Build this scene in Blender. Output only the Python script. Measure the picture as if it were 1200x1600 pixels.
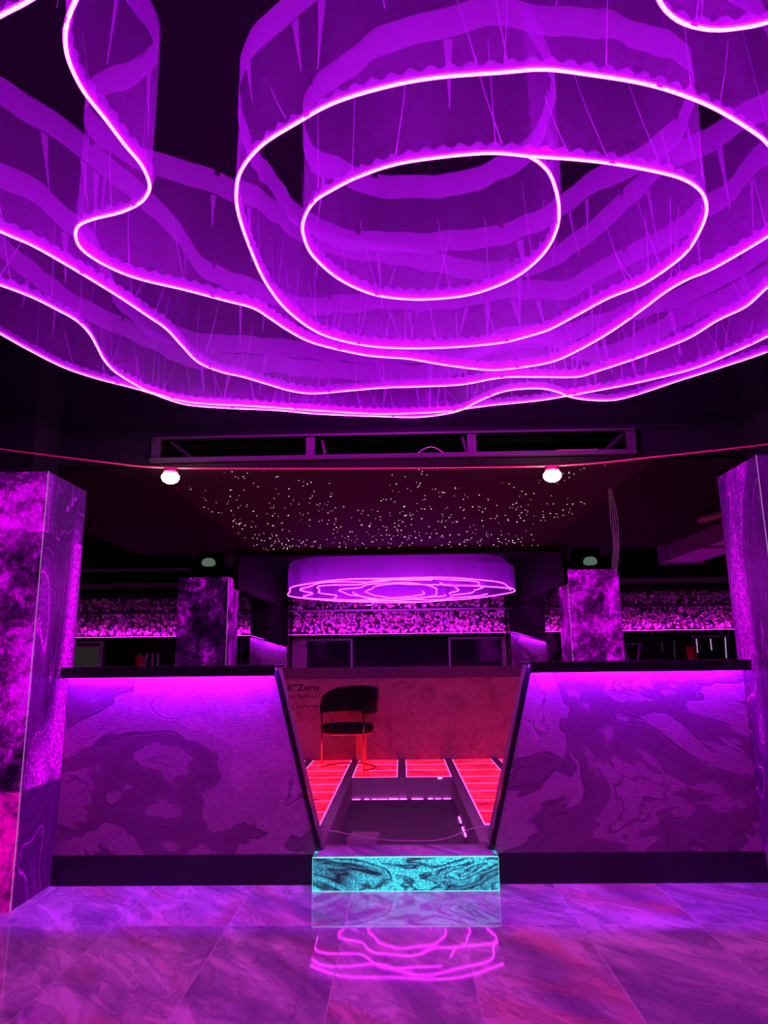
import bpy, bmesh, math, random
from mathutils import Vector, Matrix, noise

# ------------------------------------------------------------------ scene, camera, world, exposure
for o in list(bpy.data.objects):
    bpy.data.objects.remove(o)
sc = bpy.context.scene
COL = sc.collection
FPX, CAM_H = 1100.0, 1.34
PITCH, YAW, ROLL = math.atan(228 / 1100), math.radians(1.28), math.radians(0.7)
c_f = Vector((-math.sin(YAW) * math.cos(PITCH), math.cos(YAW) * math.cos(PITCH), math.sin(PITCH)))
_r = Vector((math.cos(YAW), math.sin(YAW), 0))
_u = _r.cross(c_f)
c_r = _r * math.cos(ROLL) - _u * math.sin(ROLL)
c_u = _u * math.cos(ROLL) + _r * math.sin(ROLL)
cam_d = bpy.data.cameras.new('camera')
cam = bpy.data.objects.new('camera', cam_d)
COL.objects.link(cam)
cam_d.sensor_fit = 'HORIZONTAL'
cam_d.sensor_width = 36
cam_d.lens = FPX / 1200 * 36
cam_d.clip_start = 0.05
cam.matrix_world = Matrix(((c_r.x, c_u.x, -c_f.x, 0), (c_r.y, c_u.y, -c_f.y, 0), (c_r.z, c_u.z, -c_f.z, CAM_H), (0, 0, 0, 1)))
sc.camera = cam
w = bpy.data.worlds.new('world')
sc.world = w
w.use_nodes = True
w.node_tree.nodes['Background'].inputs[0].default_value = (0.25, 0.02, 0.4, 1)
w.node_tree.nodes['Background'].inputs[1].default_value = 0.01
vs = sc.view_settings
vs.view_transform = 'Standard'
vs.look = 'None'
vs.exposure = 0
vs.gamma = 1
vs.use_curve_mapping = False
sc.cycles.transparent_max_bounces = 24
sc.cycles.max_bounces = 5
sc.cycles.adaptive_threshold = 0.02
sc.cycles.diffuse_bounces = 3
sc.cycles.glossy_bounces = 3
sc.cycles.sample_clamp_indirect = 6
# light strengths of the lamps the room has
NEON = 45.0          # big rose LED tube
NEON_REAR = 22.0
STRIP = 1300.0        # LED under the counter tops
BULB = 80.0


def at(px, py, X=None, Y=None, Z=None):
    """point seen at a pixel of the 1200x1600 frame, on the real plane X, Y or Z"""
    d = c_f + c_r * ((px - 600) / FPX) + c_u * ((800 - py) / FPX)
    t = X / d.x if X is not None else Y / d.y if Y is not None else (Z - CAM_H) / d.z
    return Vector((0, 0, CAM_H)) + d * t


random.seed(7)
R = math.radians


# ------------------------------------------------------------------ mesh helpers
class MB:
    def __init__(s):
        s.v, s.f, s.uv, s.m = [], [], [], []

    def face(s, ids, uv=None, m=0):
        s.f.append(tuple(ids)); s.uv.append(uv); s.m.append(m)

    def box(s, x0, x1, y0, y1, z0, z1, m=0):
        return s.hexa([(x0, y0, z0), (x1, y0, z0), (x1, y1, z0), (x0, y1, z0), (x0, y0, z1), (x1, y0, z1), (x1, y1, z1), (x0, y1, z1)], m)

    def hexa(s, p, m=0):
        b = len(s.v); s.v += [tuple(q) for q in p]
        for q in ((0, 3, 2, 1), (4, 5, 6, 7), (0, 1, 5, 4), (1, 2, 6, 5), (2, 3, 7, 6), (3, 0, 4, 7)):
            s.face([b + i for i in q], m=m)
        return s

    def prism(s, poly, axis, a, b_, m=0):
        """poly: 2D points; extruded along axis from a to b_"""
        def mk(p, t):
            if axis == 'y': return (p[0], t, p[1])
            if axis == 'x': return (t, p[0], p[1])
            return (p[0], p[1], t)
        b = len(s.v); n = len(poly)
        s.v += [mk(p, a) for p in poly] + [mk(p, b_) for p in poly]
        s.face(list(range(b, b + n)), m=m); s.face(list(range(b + 2 * n - 1, b + n - 1, -1)), m=m)
        for i in range(n):
            j = (i + 1) % n
            s.face([b + j, b + i, b + n + i, b + n + j], m=m)
        return s

    def tube(s, pts, r, n=8, m=0, closed=False, cap=True):
        pts = [Vector(p) for p in pts]
        b = len(s.v); N = len(pts)
        for i, p in enumerate(pts):
            if closed:
                t = pts[(i + 1) % N] - pts[i - 1]
            else:
                t = pts[min(i + 1, N - 1)] - pts[max(i - 1, 0)]
            if t.length < 1e-9: t = Vector((1, 0, 0))
            t.normalize()
            up = Vector((0, 0, 1)) if abs(t.z) < .9 else Vector((0, 1, 0))
            a = t.cross(up).normalized(); c = a.cross(t).normalized()
            rr = r[i] if isinstance(r, (list, tuple)) else r
            for k in range(n):
                th = 2 * math.pi * k / n
                s.v.append(tuple(p + a * (rr * math.cos(th)) + c * (rr * math.sin(th))))
        for i in range(N if closed else N - 1):
            i2 = (i + 1) % N
            for k in range(n):
                k2 = (k + 1) % n
                s.face([b + i * n + k, b + i * n + k2, b + i2 * n + k2, b + i2 * n + k], m=m)
        if cap and not closed:
            s.face([b + k for k in range(n)][::-1], m=m)
            s.face([b + (N - 1) * n + k for k in range(n)], m=m)
        return s

    def lathe(s, prof, c=(0, 0, 0), n=20, m=0):
        b = len(s.v); N = len(prof)
        for (r, z) in prof:
            for k in range(n):
                th = 2 * math.pi * k / n
                s.v.append((c[0] + r * math.cos(th), c[1] + r * math.sin(th), c[2] + z))
        for i in range(N - 1):
            for k in range(n):
                k2 = (k + 1) % n
                s.face([b + i * n + k, b + i * n + k2, b + (i + 1) * n + k2, b + (i + 1) * n + k], m=m)
        s.face([b + k for k in range(n)][::-1], m=m); s.face([b + (N - 1) * n + k for k in range(n)], m=m)
        return s

    def mesh(s, name, mats, smooth=False):
        me = bpy.data.meshes.new(name)
        me.from_pydata(s.v, [], s.f)
        for mt in (mats if isinstance(mats, (list, tuple)) else [mats]):
            me.materials.append(mt)
        if any(s.m): me.polygons.foreach_set('material_index', s.m)
        if any(u is not None for u in s.uv):
            l = me.uv_layers.new(name='UVMap')
            for p, u in zip(me.polygons, s.uv):
                for k, li in enumerate(p.loop_indices):
                    l.data[li].uv = u[k] if u else (0, 0)
        if smooth: me.polygons.foreach_set('use_smooth', [True] * len(me.polygons))
        me.update()
        return me

    def build(s, name, mats, parent=None, smooth=False, bevel=0):
        o = link(name, s.mesh(name, mats, smooth), parent)
        if bevel:
            b = o.modifiers.new('bevel', 'BEVEL'); b.width = bevel; b.segments = 2; b.limit_method = 'ANGLE'
        return o


def link(name, data, parent=None):
    o = bpy.data.objects.new(name, data)
    COL.objects.link(o)
    if parent is not None:
        o.parent = parent
        pl = Vector()
        q = parent
        while q is not None:
            pl += q.location; q = q.parent
        o.location = -pl           # meshes are built in world coordinates
    return o


def thing(name, label, cat, loc=(0, 0, 0), group=None):
    o = bpy.data.objects.new(name, None)
    COL.objects.link(o)
    o.location = loc; o.empty_display_size = .1
    return tag(o, label, cat, group)


def tag(o, label=None, cat=None, group=None, kind=None):
    if label: o['label'] = label
    if cat: o['category'] = cat
    if group: o['group'] = group
    if kind: o['kind'] = kind
    return o


def struct(name, mb, mat, label=None, cat=None):
    o = mb.build(name, mat)
    return tag(o, label, cat, kind='structure')


# ------------------------------------------------------------------ materials
class NT:
    def __init__(s, name):
        s.mat = bpy.data.materials.new(name); s.mat.use_nodes = True
        s.t = s.mat.node_tree; s.t.nodes.clear()
        s.out = s.t.nodes.new('ShaderNodeOutputMaterial')

    def n(s, typ, **kw):
        nd = s.t.nodes.new('ShaderNode' + typ)
        for k, v in kw.items():
            if hasattr(nd, k): setattr(nd, k, v)
        return nd

    def put(s, sock, v):
        if hasattr(v, 'is_output') or isinstance(v, bpy.types.NodeSocket): s.t.links.new(v, sock)
        else: sock.default_value = v

    def math(s, op, a, b=0.0, c=0.0, clamp=False):
        nd = s.n('Math', operation=op); nd.use_clamp = clamp
        s.put(nd.inputs[0], a); s.put(nd.inputs[1], b)
        if len(nd.inputs) > 2: s.put(nd.inputs[2], c)
        return nd.outputs[0]

    def vmath(s, op, a, b=(0, 0, 0)):
        nd = s.n('VectorMath', operation=op)
        s.put(nd.inputs[0], a); s.put(nd.inputs[1], b)
        return nd.outputs[0]

    def noise(s, vec, scale, detail=4, rough=.55, dist=0.0, col=False):
        nd = s.n('TexNoise'); s.t.links.new(vec, nd.inputs['Vector'])
        nd.inputs['Scale'].default_value = scale; nd.inputs['Detail'].default_value = detail
        nd.inputs['Roughness'].default_value = rough; nd.inputs['Distortion'].default_value = dist
        return nd.outputs['Color' if col else 'Fac']

    def ramp(s, fac, stops, interp='LINEAR'):
        nd = s.n('ValToRGB'); s.put(nd.inputs[0], fac)
        cr = nd.color_ramp; cr.interpolation = interp
        while len(cr.elements) < len(stops): cr.elements.new(.5)
        for e, (p, c) in zip(cr.elements, stops):
            e.position = p
            e.color = (c, c, c, 1) if isinstance(c, (int, float)) else (*c, 1)
        return nd.outputs[0]

    def mix(s, fac, a, b, mode='MIX'):
        nd = s.n('Mix', data_type='RGBA', blend_type=mode)
        s.put(nd.inputs[0], fac)
        s.put(nd.inputs[6], (*a, 1) if isinstance(a, tuple) and len(a) == 3 else a)
        s.put(nd.inputs[7], (*b, 1) if isinstance(b, tuple) and len(b) == 3 else b)
        return nd.outputs[2]

    def pos(s, rnd=0.0):
        """world-scale coordinates that stay on the object, shifted per piece by rnd"""
        tc = s.n('TexCoord').outputs['Object']
        if not rnd: return tc
        r = s.n('ObjectInfo').outputs['Random']
        cb = s.n('CombineXYZ')
        s.t.links.new(s.math('MULTIPLY', r, rnd), cb.inputs[0])
        s.t.links.new(s.math('MULTIPLY', r, rnd * 1.7), cb.inputs[1])
        s.t.links.new(s.math('MULTIPLY', r, -rnd), cb.inputs[2])
        return s.vmath('ADD', tc, cb.outputs[0])

    def pbsdf(s, base, rough=.5, metal=0.0, emis=None, estr=1.0, spec=.5, bump=None, bstr=.2, bdist=.01, coat=0.0):
        p = s.n('BsdfPrincipled')
        s.put(p.inputs['Base Color'], (*base, 1) if isinstance(base, tuple) and len(base) == 3 else base)
        s.put(p.inputs['Roughness'], rough); s.put(p.inputs['Metallic'], metal)
        p.inputs['Specular IOR Level'].default_value = spec
        p.inputs['Coat Weight'].default_value = coat
        p.inputs['Coat Roughness'].default_value = .05
        if emis is not None:
            s.put(p.inputs['Emission Color'], (*emis, 1) if isinstance(emis, tuple) else emis)
            s.put(p.inputs['Emission Strength'], estr)
        if bump is not None:
            b = s.n('Bump'); b.inputs['Strength'].default_value = bstr; b.inputs['Distance'].default_value = bdist
            s.t.links.new(bump, b.inputs['Height']); s.t.links.new(b.outputs[0], p.inputs['Normal'])
        s.t.links.new(p.outputs[0], s.out.inputs[0])
        return s.mat


def plain(name, col, rough=.5, metal=0.0, grain=.12, spec=.5, scale=25):
    t = NT(name)
    nz = t.noise(t.pos(3), scale, 3)
    c = t.mix(t.math('MULTIPLY', nz, grain * 2), col, tuple(x * .45 for x in col))
    return t.pbsdf(c, rough, metal, spec=spec)


def glow(name, col, strength):
    t = NT(name)
    e = t.n('Emission'); e.inputs[0].default_value = (*col, 1); e.inputs[1].default_value = strength
    t.t.links.new(e.outputs[0], t.out.inputs[0])
    return t.mat


def tile_mat():
    t = NT('marble_floor_tile'); p = t.pos(37)
    ro = t.n('Mapping'); t.t.links.new(p, ro.inputs[0]); ro.inputs['Rotation'].default_value = (0, 0, R(-40))
    st = t.n('Mapping'); t.t.links.new(ro.outputs[0], st.inputs[0]); st.inputs['Scale'].default_value = (2.0, .75, 1)
    q = st.outputs[0]
    wv = t.noise(q, .9, 6, .6, 1.6)
    fine = t.noise(q, 3.2, 8, .65, .9)
    c = t.ramp(wv, [(.25, (.15, .12, .18)), (.44, (.42, .34, .41)), (.58, (.84, .70, .74)), (.8, (.50, .41, .46))])
    red = t.ramp(t.noise(q, .8, 4, .5, 1.2), [(.54, 0), (.66, 1)])
    c = t.mix(t.math('MULTIPLY', red, .6), c, (.72, .26, .20))
    vein = t.ramp(t.math('ABSOLUTE', t.math('SUBTRACT', fine, .5)), [(0, 1), (.035, 0)])
    c = t.mix(t.math('MULTIPLY', vein, .4), c, (.10, .06, .16))
    c = t.mix(t.ramp(fine, [(.35, .5), (.6, 0)]), c, (.20, .14, .28))
    return t.pbsdf(c, t.ramp(fine, [(.3, .05), (.7, .02)]), spec=.5)


def stone_mat():
    """grey slate veneer: terraced blotches with dark ragged contour lines"""
    t = NT('slate_stone_veneer'); p = t.pos(9)
    mp = t.n('Mapping'); t.t.links.new(p, mp.inputs[0]); mp.inputs['Scale'].default_value = (.8, 1, 1.25); mp.inputs['Rotation'].default_value = (0, R(14), 0)
    q = mp.outputs[0]
    big = t.noise(q, 1.35, 9, .50, .55)
    zone = t.noise(q, 1.1, 2, .5)
    band = t.math('PINGPONG', t.math('MULTIPLY', big, 4.6), 1.0)
    blotch = t.ramp(band, [(0, .0), (.20, .15), (.225, .66), (.60, .74), (.62, 1)])
    lines = t.math('PINGPONG', t.math('MULTIPLY', big, 17), 1.0)
    ln = t.math('MULTIPLY', t.ramp(lines, [(0, 1), (.16, 0)]), t.ramp(zone, [(.42, 0), (.50, 1)]))
    mp3 = t.n('Mapping'); t.t.links.new(p, mp3.inputs[0]); mp3.inputs['Scale'].default_value = (1, 1, 2.6); mp3.inputs['Rotation'].default_value = (0, R(-8), 0)
    fine = t.noise(mp3.outputs[0], 34, 5, .7, .5)
    med = t.noise(q, 6, 6, .65, .6)
    c = t.mix(blotch, (.16, .10, .12), (.56, .40, .42))
    c = t.mix(t.math('MULTIPLY', ln, .8), c, (.07, .05, .06))
    c = t.mix(t.ramp(med, [(.35, .4), (.65, 0)]), c, (.24, .17, .19))
    c = t.mix(t.ramp(fine, [(.36, .5), (.6, 0)]), c, (.15, .11, .13))
    h = t.math('ADD', t.math('SUBTRACT', t.math('MULTIPLY', fine, .45), t.math('MULTIPLY', ln, .25)), t.math('MULTIPLY', blotch, .35))
    return t.pbsdf(c, .55, bump=h, bstr=.75, bdist=.012, spec=.3)


def onyx_mat(name, hot, mid, strength, mode, seed=5.0, scale=1.0, bias=0.0):
    """thin stone lit from behind: the light comes through the pale bands"""
    t = NT(name); p = t.pos(seed)
    if mode == 'speckle':
        big = t.noise(p, 2.1 * scale, 3, .55, .7)
        med = t.noise(p, 9 * scale, 7, .7, .8)
        fine = t.noise(p, 48 * scale, 6, .8, .3)
        m = t.math('ADD', t.math('ADD', t.math('MULTIPLY', big, .36), t.math('MULTIPLY', med, .32)), t.math('MULTIPLY', fine, .32))
        k = t.ramp(m, [(.43 + bias, 0), (.48 + bias, .16), (.52 + bias, .5), (.585 + bias, 1)])
    elif mode == 'rings':
        mp = t.n('Mapping'); t.t.links.new(p, mp.inputs[0]); mp.inputs['Scale'].default_value = (1, 1.15, .38)
        big = t.noise(mp.outputs[0], 1.55 * scale, 2, .4, .8)
        fine = t.noise(p, 60 * scale, 5, .8)
        wob = t.math('ADD', big, t.math('MULTIPLY', t.math('SUBTRACT', fine, .5), .012))
        rings = t.math('PINGPONG', t.math('MULTIPLY', wob, 26), 1.0)
        thin = t.ramp(rings, [(.0, .85), (.07, .22), (.5, .12), (1, .24)])
        glowp = t.ramp(t.math('PINGPONG', t.math('MULTIPLY', big, 3.1), 1.0), [(.38, 0), (.66, .45), (.95, 1.0)])
        k = t.math('MULTIPLY', t.math('ADD', thin, glowp, clamp=True), t.ramp(fine, [(.40, .30), (.60, 1.0)]))
    else:   # fine flowing layers with grain
        mp = t.n('Mapping'); t.t.links.new(p, mp.inputs[0]); mp.inputs['Scale'].default_value = (.42, 1, 1.5)
        big = t.noise(mp.outputs[0], 2.6 * scale, 4, .5, .5)
        rings = t.math('PINGPONG', t.math('MULTIPLY', big, 34), 1.0)
        a = t.ramp(rings, [(.04, .10), (.55, 1)])
        b = t.ramp(big, [(.36, 1), (.45, .6), (.53, .32), (.59, 1)])
        fine = t.ramp(t.noise(p, 85 * scale, 4, .85), [(.38, .12), (.60, 1)])
        k = t.math('MULTIPLY', t.math('MULTIPLY', a, b), fine)
    col = t.ramp(k, [(0, (0.006, 0, .012)), (.4, mid), (1, hot)])
    return t.pbsdf((.018, .012, .024), .3, emis=col, estr=strength, spec=.12)


def fabric_mat(name, lo, hi, tint, thread=.0):
    """sheer mesh cloth; creases and gathered threads are denser"""
    t = NT(name)
    uv = t.n('UVMap').outputs[0]
    mp = t.n('Mapping'); t.t.links.new(uv, mp.inputs[0]); mp.inputs['Scale'].default_value = (3.2, .5, 1)
    st = t.noise(mp.outputs[0], 1.0, 3, .55, .4)
    a = t.ramp(st, [(.32, lo), (.72, hi)])
    if thread:
        mp2 = t.n('Mapping'); t.t.links.new(uv, mp2.inputs[0]); mp2.inputs['Scale'].default_value = (30, .8, 1)
        th = t.ramp(t.noise(mp2.outputs[0], 1.0, 2, .5), [(.70, 0), (.76, 1)])
        a = t.math('ADD', a, t.math('MULTIPLY', th, thread), clamp=True)
    tr = t.n('BsdfTransparent'); df = t.n('BsdfDiffuse'); tl = t.n('BsdfTranslucent')
    df.inputs[0].default_value = (*tint, 1); tl.inputs[0].default_value = (*tint, 1)
    m1 = t.n('MixShader'); m1.inputs[0].default_value = .5
    t.t.links.new(df.outputs[0], m1.inputs[1]); t.t.links.new(tl.outputs[0], m1.inputs[2])
    m2 = t.n('MixShader'); t.t.links.new(a, m2.inputs[0])
    t.t.links.new(tr.outputs[0], m2.inputs[1]); t.t.links.new(m1.outputs[0], m2.inputs[2])
    t.t.links.new(m2.outputs[0], t.out.inputs[0])
    return t.mat


def flower_mat():
    t = NT('silk_flower_petals')
    g = t.n('NewGeometry').outputs['Random Per Island']
    c = t.ramp(g, [(0, (.80, .72, .74)), (.2, (.75, .40, .55)), (.38, (.85, .80, .80)), (.55, (.30, .22, .55)), (.68, (.70, .30, .45)), (.78, (.10, .18, .10)), (.9, (.75, .68, .70))], 'CONSTANT')
    return t.pbsdf(c, .7, spec=.2)


def osb_mat():
    t = NT('raw_pressed_board'); p = t.pos(2)
    a = t.noise(p, 4.5, 8, .7, .8); b = t.noise(p, 30, 4, .6)
    c = t.ramp(a, [(.3, (.17, .10, .16)), (.52, (.36, .21, .34)), (.75, (.28, .17, .27))])
    c = t.mix(t.ramp(b, [(.35, .5), (.55, 0)]), c, (.20, .13, .11))
    return t.pbsdf(c, .75, spec=.2)


def acrylic_red():
    t = NT('red_backlit_acrylic'); p = t.pos(11)
    a = t.noise(p, 3.5, 5, .6, .5)
    col = t.ramp(a, [(.30, (.14, .0, .01)), (.42, (.34, .002, .016)), (.54, (1, .006, .035)), (1, (1, .008, .05))])
    return t.pbsdf((.3, .02, .03), .15, emis=col, estr=2.6)


M = {
    'tile': tile_mat(), 'stone': stone_mat(), 'osb': osb_mat(), 'red': acrylic_red(), 'flower': flower_mat(),
    'grout': plain('pale_grout', (.62, .52, .58), .8),
    'black_ceiling': plain('matt_black_paint', (.005, .004, .007), .85, spec=.1, scale=6),
    'soffit': plain('dark_painted_plaster', (.0055, .0034, .0075), .8, scale=5, spec=.12),
    'wall': plain('dark_wall_paint', (.015, .011, .018), .8, scale=5),
    'black_gloss': plain('black_gloss_laminate', (.012, .010, .014), .18),
    'plinth': plain('black_plinth_board', (.014, .011, .018), .45),
    'steel': plain('painted_steel', (.030, .020, .028), .5, .3),
    'wood': plain('raw_timber_beam', (.46, .33, .40), .7, scale=9),
    'concrete': plain('concrete_subfloor', (.20, .17, .19), .85, grain=.25, scale=7),
    'velvet': plain('black_velvet', (.010, .008, .014), .85, spec=.2),
    'gold': plain('brushed_gold_metal', (.75, .42, .20), .28, 1.0),
    'white_cable': plain('pale_cable', (.75, .66, .66), .5),
    'red_lit_cord': plain('red_lit_cord', (.62, .10, .12), .6),  # red light falling on the cord, put into its colour
    'marble_cap': tile_mat(),
    'cap_dark': plain('dark_marble_cap', (.13, .07, .20), .3, grain=.4, scale=7),
    'glass_dark': plain('dark_mirror_glass', (.012, .010, .016), .06, spec=.8),
    'frame_grey': plain('grey_aluminium', (.85, .82, .84), .4, .2),
    'frame_purple': plain('satin_dark_frame', (.32, .26, .38), .4, .2),
    'red_plastic': plain('red_plastic', (.70, .05, .04), .4),
    'pink_plastic': plain('pink_plastic', (.80, .25, .50), .35),
    'duct': plain('galvanised_duct', (.50, .45, .52), .45, .3),
    'text': plain('dark_print', (.05, .03, .04), .7),
    'bracket': plain('pale_metal_bracket', (.62, .58, .60), .4, .3),
    'leaf': plain('dark_leaf_backing', (.03, .035, .035), .8),
    'pillar_magenta': onyx_mat('onyx_magenta_speckled', (.82, 0, .98), (.17, 0, .22), 1.0, 'speckle', 4, 1.0),
    'pillar_rings': onyx_mat('onyx_magenta_ringed', (.88, 0, .95), (.13, 0, .22), 1.5, 'rings', 6, 1.0),
    'pillar_pink': onyx_mat('onyx_pink_speckled', (1, 0, .50), (.5, 0, .35), .9, 'speckle', 3, .8),
    'pillar_rear': onyx_mat('onyx_rear_speckled', (.80, 0, .95), (.10, 0, .14), .85, 'speckle', 21, 1.3, .045),
    'step_cyan': onyx_mat('onyx_cyan_layered', (.05, .85, .95), (.03, .22, .36), 1.6, 'layers', 2, 1.0),
    'fabric': fabric_mat('sheer_organza', .13, .21, (.62, .30, .90), .16),
    'dense': fabric_mat('dense_organza', .42, .48, (.62, .30, .90)),
    'ruffle': fabric_mat('ruffled_organza', .34, .42, (.62, .30, .90)),
    'hem': fabric_mat('sheer_organza_double', .46, .54, (.66, .30, .92)),
    'neon_sleeve': glow('led_tube_sleeve', (.80, .0012, 1.0), NEON),
    'neon_core': glow('led_tube_core', (.90, .0185, 1.0), NEON),
    'neon_joint': glow('led_tube_joint', (.9, .001, .75), NEON * .05),
    'rear_sleeve': glow('rear_led_tube', (.80, .016, 1.0), NEON_REAR),
    'strip_violet': glow('violet_led_strip', (.27, .002, 1.0), STRIP),
    'strip_magenta': glow('magenta_led_strip', (.95, .008, 1.0), 45),
    'strip_pink': glow('pink_led_line', (1.0, .08, .62), 2.2),
    'strip_pit': glow('pit_led_strip', (.95, .10, 1.0), 5),
    'strip_cyan': glow('cyan_led_edge', (.25, .9, 1.0), 1.2),
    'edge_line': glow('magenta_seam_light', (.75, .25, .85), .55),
    'star': glow('fibre_optic_star', (1, .80, .92), 2.4),
    'bulb': glow('warm_white_bulb', (1, .88, .72), BULB),
    'dome': glow('pale_green_lamp_glass', (.55, .80, .62), .17),
    'added_pane_glow': glow('fridge_pane_added_glow', (.50, .42, .46), .035),  # glow added to brighten the pane, no lamp behind it
}

# ------------------------------------------------------------------ room shell
XW, YB = 6.0, 12.6
fl = MB().box(-XW, XW, -3.0, YB, -.10, -.0006)
floor = struct('floor', fl, M['grout'])
# tiles 0.6 x 1.2 m with pale grout lines, each its own piece
g = .0025
tm = MB().box(-.3 + g, .3 - g, -.6 + g, .6 - g, -.0005, .0).mesh('tile', M['tile'])
for j in range(-2, 3):
    for i in range(-8, 9):
        cx = -.015 + .6 * i; cy = 3.96 - .6 + 1.2 * (j - 1)
        o = bpy.data.objects.new('tile', tm); COL.objects.link(o); o.parent = floor
        o.location = (cx, cy, 0)
# remaining floor beyond the tiles: sub-floor behind the counters
struct('trim_1', MB().box(-XW, XW, 5.17, YB - .01, -.0006, -.0001), M['concrete'])

struct('wall_back', MB().box(-XW, XW, YB, YB + .15, 0, 3.9), M['wall'])
struct('wall_left', MB().box(-XW - .15, -XW, -3, YB + .15, 0, 3.9), M['wall'])
struct('wall_right', MB().box(XW, XW + .15, -3, YB + .15, 0, 3.9), M['wall'])
struct('wall_front', MB().box(-XW, XW, -3.15, -3, 0, 3.9), M['wall'])
struct('ceiling', MB().box(-XW, XW, -3, YB, 3.75, 3.9), M['black_ceiling'])
# dark soffits either side of the star ceiling, deep beam at the front and the rear beams of the recess
struct('trim_2', MB().box(-3.25, -1.76, 4.68, 8.6, 2.64, 2.9), M['soffit'])
struct('trim_3', MB().box(1.74, 3.25, 4.68, 8.6, 2.64, 2.9), M['soffit'])
struct('trim_4', MB().box(-XW, XW, 4.60, 4.9, 2.845, 3.02).box(-XW, XW, 4.66, 4.95, 3.02, 3.75), M['soffit'])
struct('trim_5', MB().box(-XW, -1.72, 4.62, 4.68, 2.66, 2.845).box(1.66, XW, 4.62, 4.68, 2.66, 2.845), M['soffit'])
struct('trim_6', MB().box(-2.06, -2.0, 8.62, YB, 2.2, 2.9), M['soffit'])
struct('trim_7', MB().box(1.98, 2.04, 8.62, YB, 2.2, 2.9), M['soffit'])
struct('trim_8', MB().box(-3.25, 3.25, 8.62, YB, 2.9, 3.0), M['soffit'])
struct('trim_9', MB().box(-2.06, 2.04, 8.52, 8.62, 2.58, 2.9), M['black_ceiling'])
struct('trim_10', MB().box(-XW, -2.4, 12.25, 12.33, 2.60, 2.68), M['duct'])
struct('trim_11', MB().box(2.4, XW, 12.25, 12.33, 2.56, 2.64), M['duct'])
struct('trim_12', MB().box(-XW, -3.25, 10.6, 10.9, 2.72, 3.1), M['soffit'])

# ------------------------------------------------------------------ stone clad pillars lit from within
def slab(x0, x1, y0, y1, z0, z1, mat, par):
    return MB().box(x0, x1, y0, y1, z0, z1).build('stone_panel', mat, par, bevel=.002)


def pillar(x0, x1, y0, y1, top, label, matf, mats, side, joints, ceil, rear=False):
    t = thing('stone_pillar', label, 'pillar', ((x0 + x1) / 2, (y0 + y1) / 2, 0), None)
    k = .02
    MB().box(x0 + k, x1 - k, y0 + k, y1 - k, 0, top - .02).build('core', M['plinth'], t)
    zs = [0] + joints + [top]
    for a, b in zip(zs[:-1], zs[1:]):
        lo = a < .5 and len(joints) > 1
        slab(x0, x1, y0, y0 + .02, a + .002, b - .002, M['pillar_pink'] if lo else matf, t)
        slab(x0 + .021, x1 - .021, y1 - .02, y1, a + .002, b - .002, matf, t)
        for xs in ((x0, x0 + .02), (x1 - .02, x1)):
            slab(xs[0], xs[1], y0 + .0215, y1, a + .002, b - .002, mats, t)
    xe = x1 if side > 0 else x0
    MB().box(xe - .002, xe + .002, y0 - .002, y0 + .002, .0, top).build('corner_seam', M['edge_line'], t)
    cw = .17
    MB().box((x0 + x1) / 2 - cw, (x0 + x1) / 2 + cw, (y0 + y1) / 2 - cw, (y0 + y1) / 2 + cw, top - .02, ceil).build('column_shaft', M['soffit'], t)
    return t


pillar(-2.83, -2.17, 4.17, 4.71, 2.50, 'tall magenta backlit stone pillar at the left end of the left counter', M['pillar_magenta'], M['pillar_rings'], 1, [.62, 2.12], 3.75)
pillar(2.17, 2.83, 4.17, 4.71, 2.52, 'tall magenta backlit stone pillar with ring veins at the right end of the right counter', M['pillar_rings'], M['pillar_rings'], -1, [], 3.75)
pillar(-3.16, -2.45, 9.95, 10.6, 2.50, 'dark speckled backlit pillar behind the left counter, flower wall beside it', M['pillar_rear'], M['pillar_magenta'], 1, [], 2.9)
pillar(2.35, 3.06, 9.95, 10.6, 2.53, 'bright speckled backlit pillar behind the right counter, cables beside it', M['pillar_magenta'], M['pillar_magenta'], -1, [], 2.9)

# ------------------------------------------------------------------ bar counters
def counter(sg, label, xo):
    """sg -1 left, +1 right; slanted inner edge"""
    t = thing('bar_counter', label, 'counter', (sg * 1.35, 4.75, 0), None)
    def X(z): return sg * (.805 - (1.30 - z) * .265)
    yf, yb = 4.62, 4.86
    zt = 1.30
    # body behind the face
    pts = [(sg * xo, .17), (X(.17) + sg * .012, .17), (X(1.289) + sg * .012, 1.289), (sg * xo, 1.289)]
    MB().prism(pts, 'y', yf + .02, yb).build('body', M['frame_purple'], t)
    pts = [(sg * (xo - .012), .172), (X(.172) + sg * .03, .172), (X(1.289) + sg * .03, 1.289), (sg * (xo - .012), 1.289)]
    MB().prism(pts, 'y', yf, yf + .02).build('stone_panel', M['stone'], t)
    # black edge trim along the slanted side
    pts = [(X(.17) + sg * .028, .17), (X(.17) - sg * .002, .17), (X(1.27) - sg * .002, 1.27), (X(1.27) + sg * .028, 1.27)]
    MB().prism(pts, 'y', yf - .012, yf + .03).build('edge_trim', M['black_gloss'], t)
    MB().prism([(sg * xo, 0), (X(.0) + sg * .01, 0), (X(.17), .17), (sg * xo, .17)], 'y', yf - .004, yb - .02).build('plinth', M['plinth'], t)
    # top slab with a drop lip that hides the strip
    x1 = X(1.3) - sg * .004
    MB().prism([(4.525, 1.238), (4.540, 1.238), (4.540, 1.290), (yb + .02, 1.290), (yb + .02, 1.305), (4.525, 1.305)], 'x', sg * xo, x1).build('countertop', M['black_gloss'], t, bevel=.002)
    MB().box(min(sg * (xo - .01), x1 + sg * .02), max(sg * (xo - .01), x1 + sg * .02), 4.562, 4.566, 1.283, 1.287).build('led_strip', M['strip_violet'], t)
    return t


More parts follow.
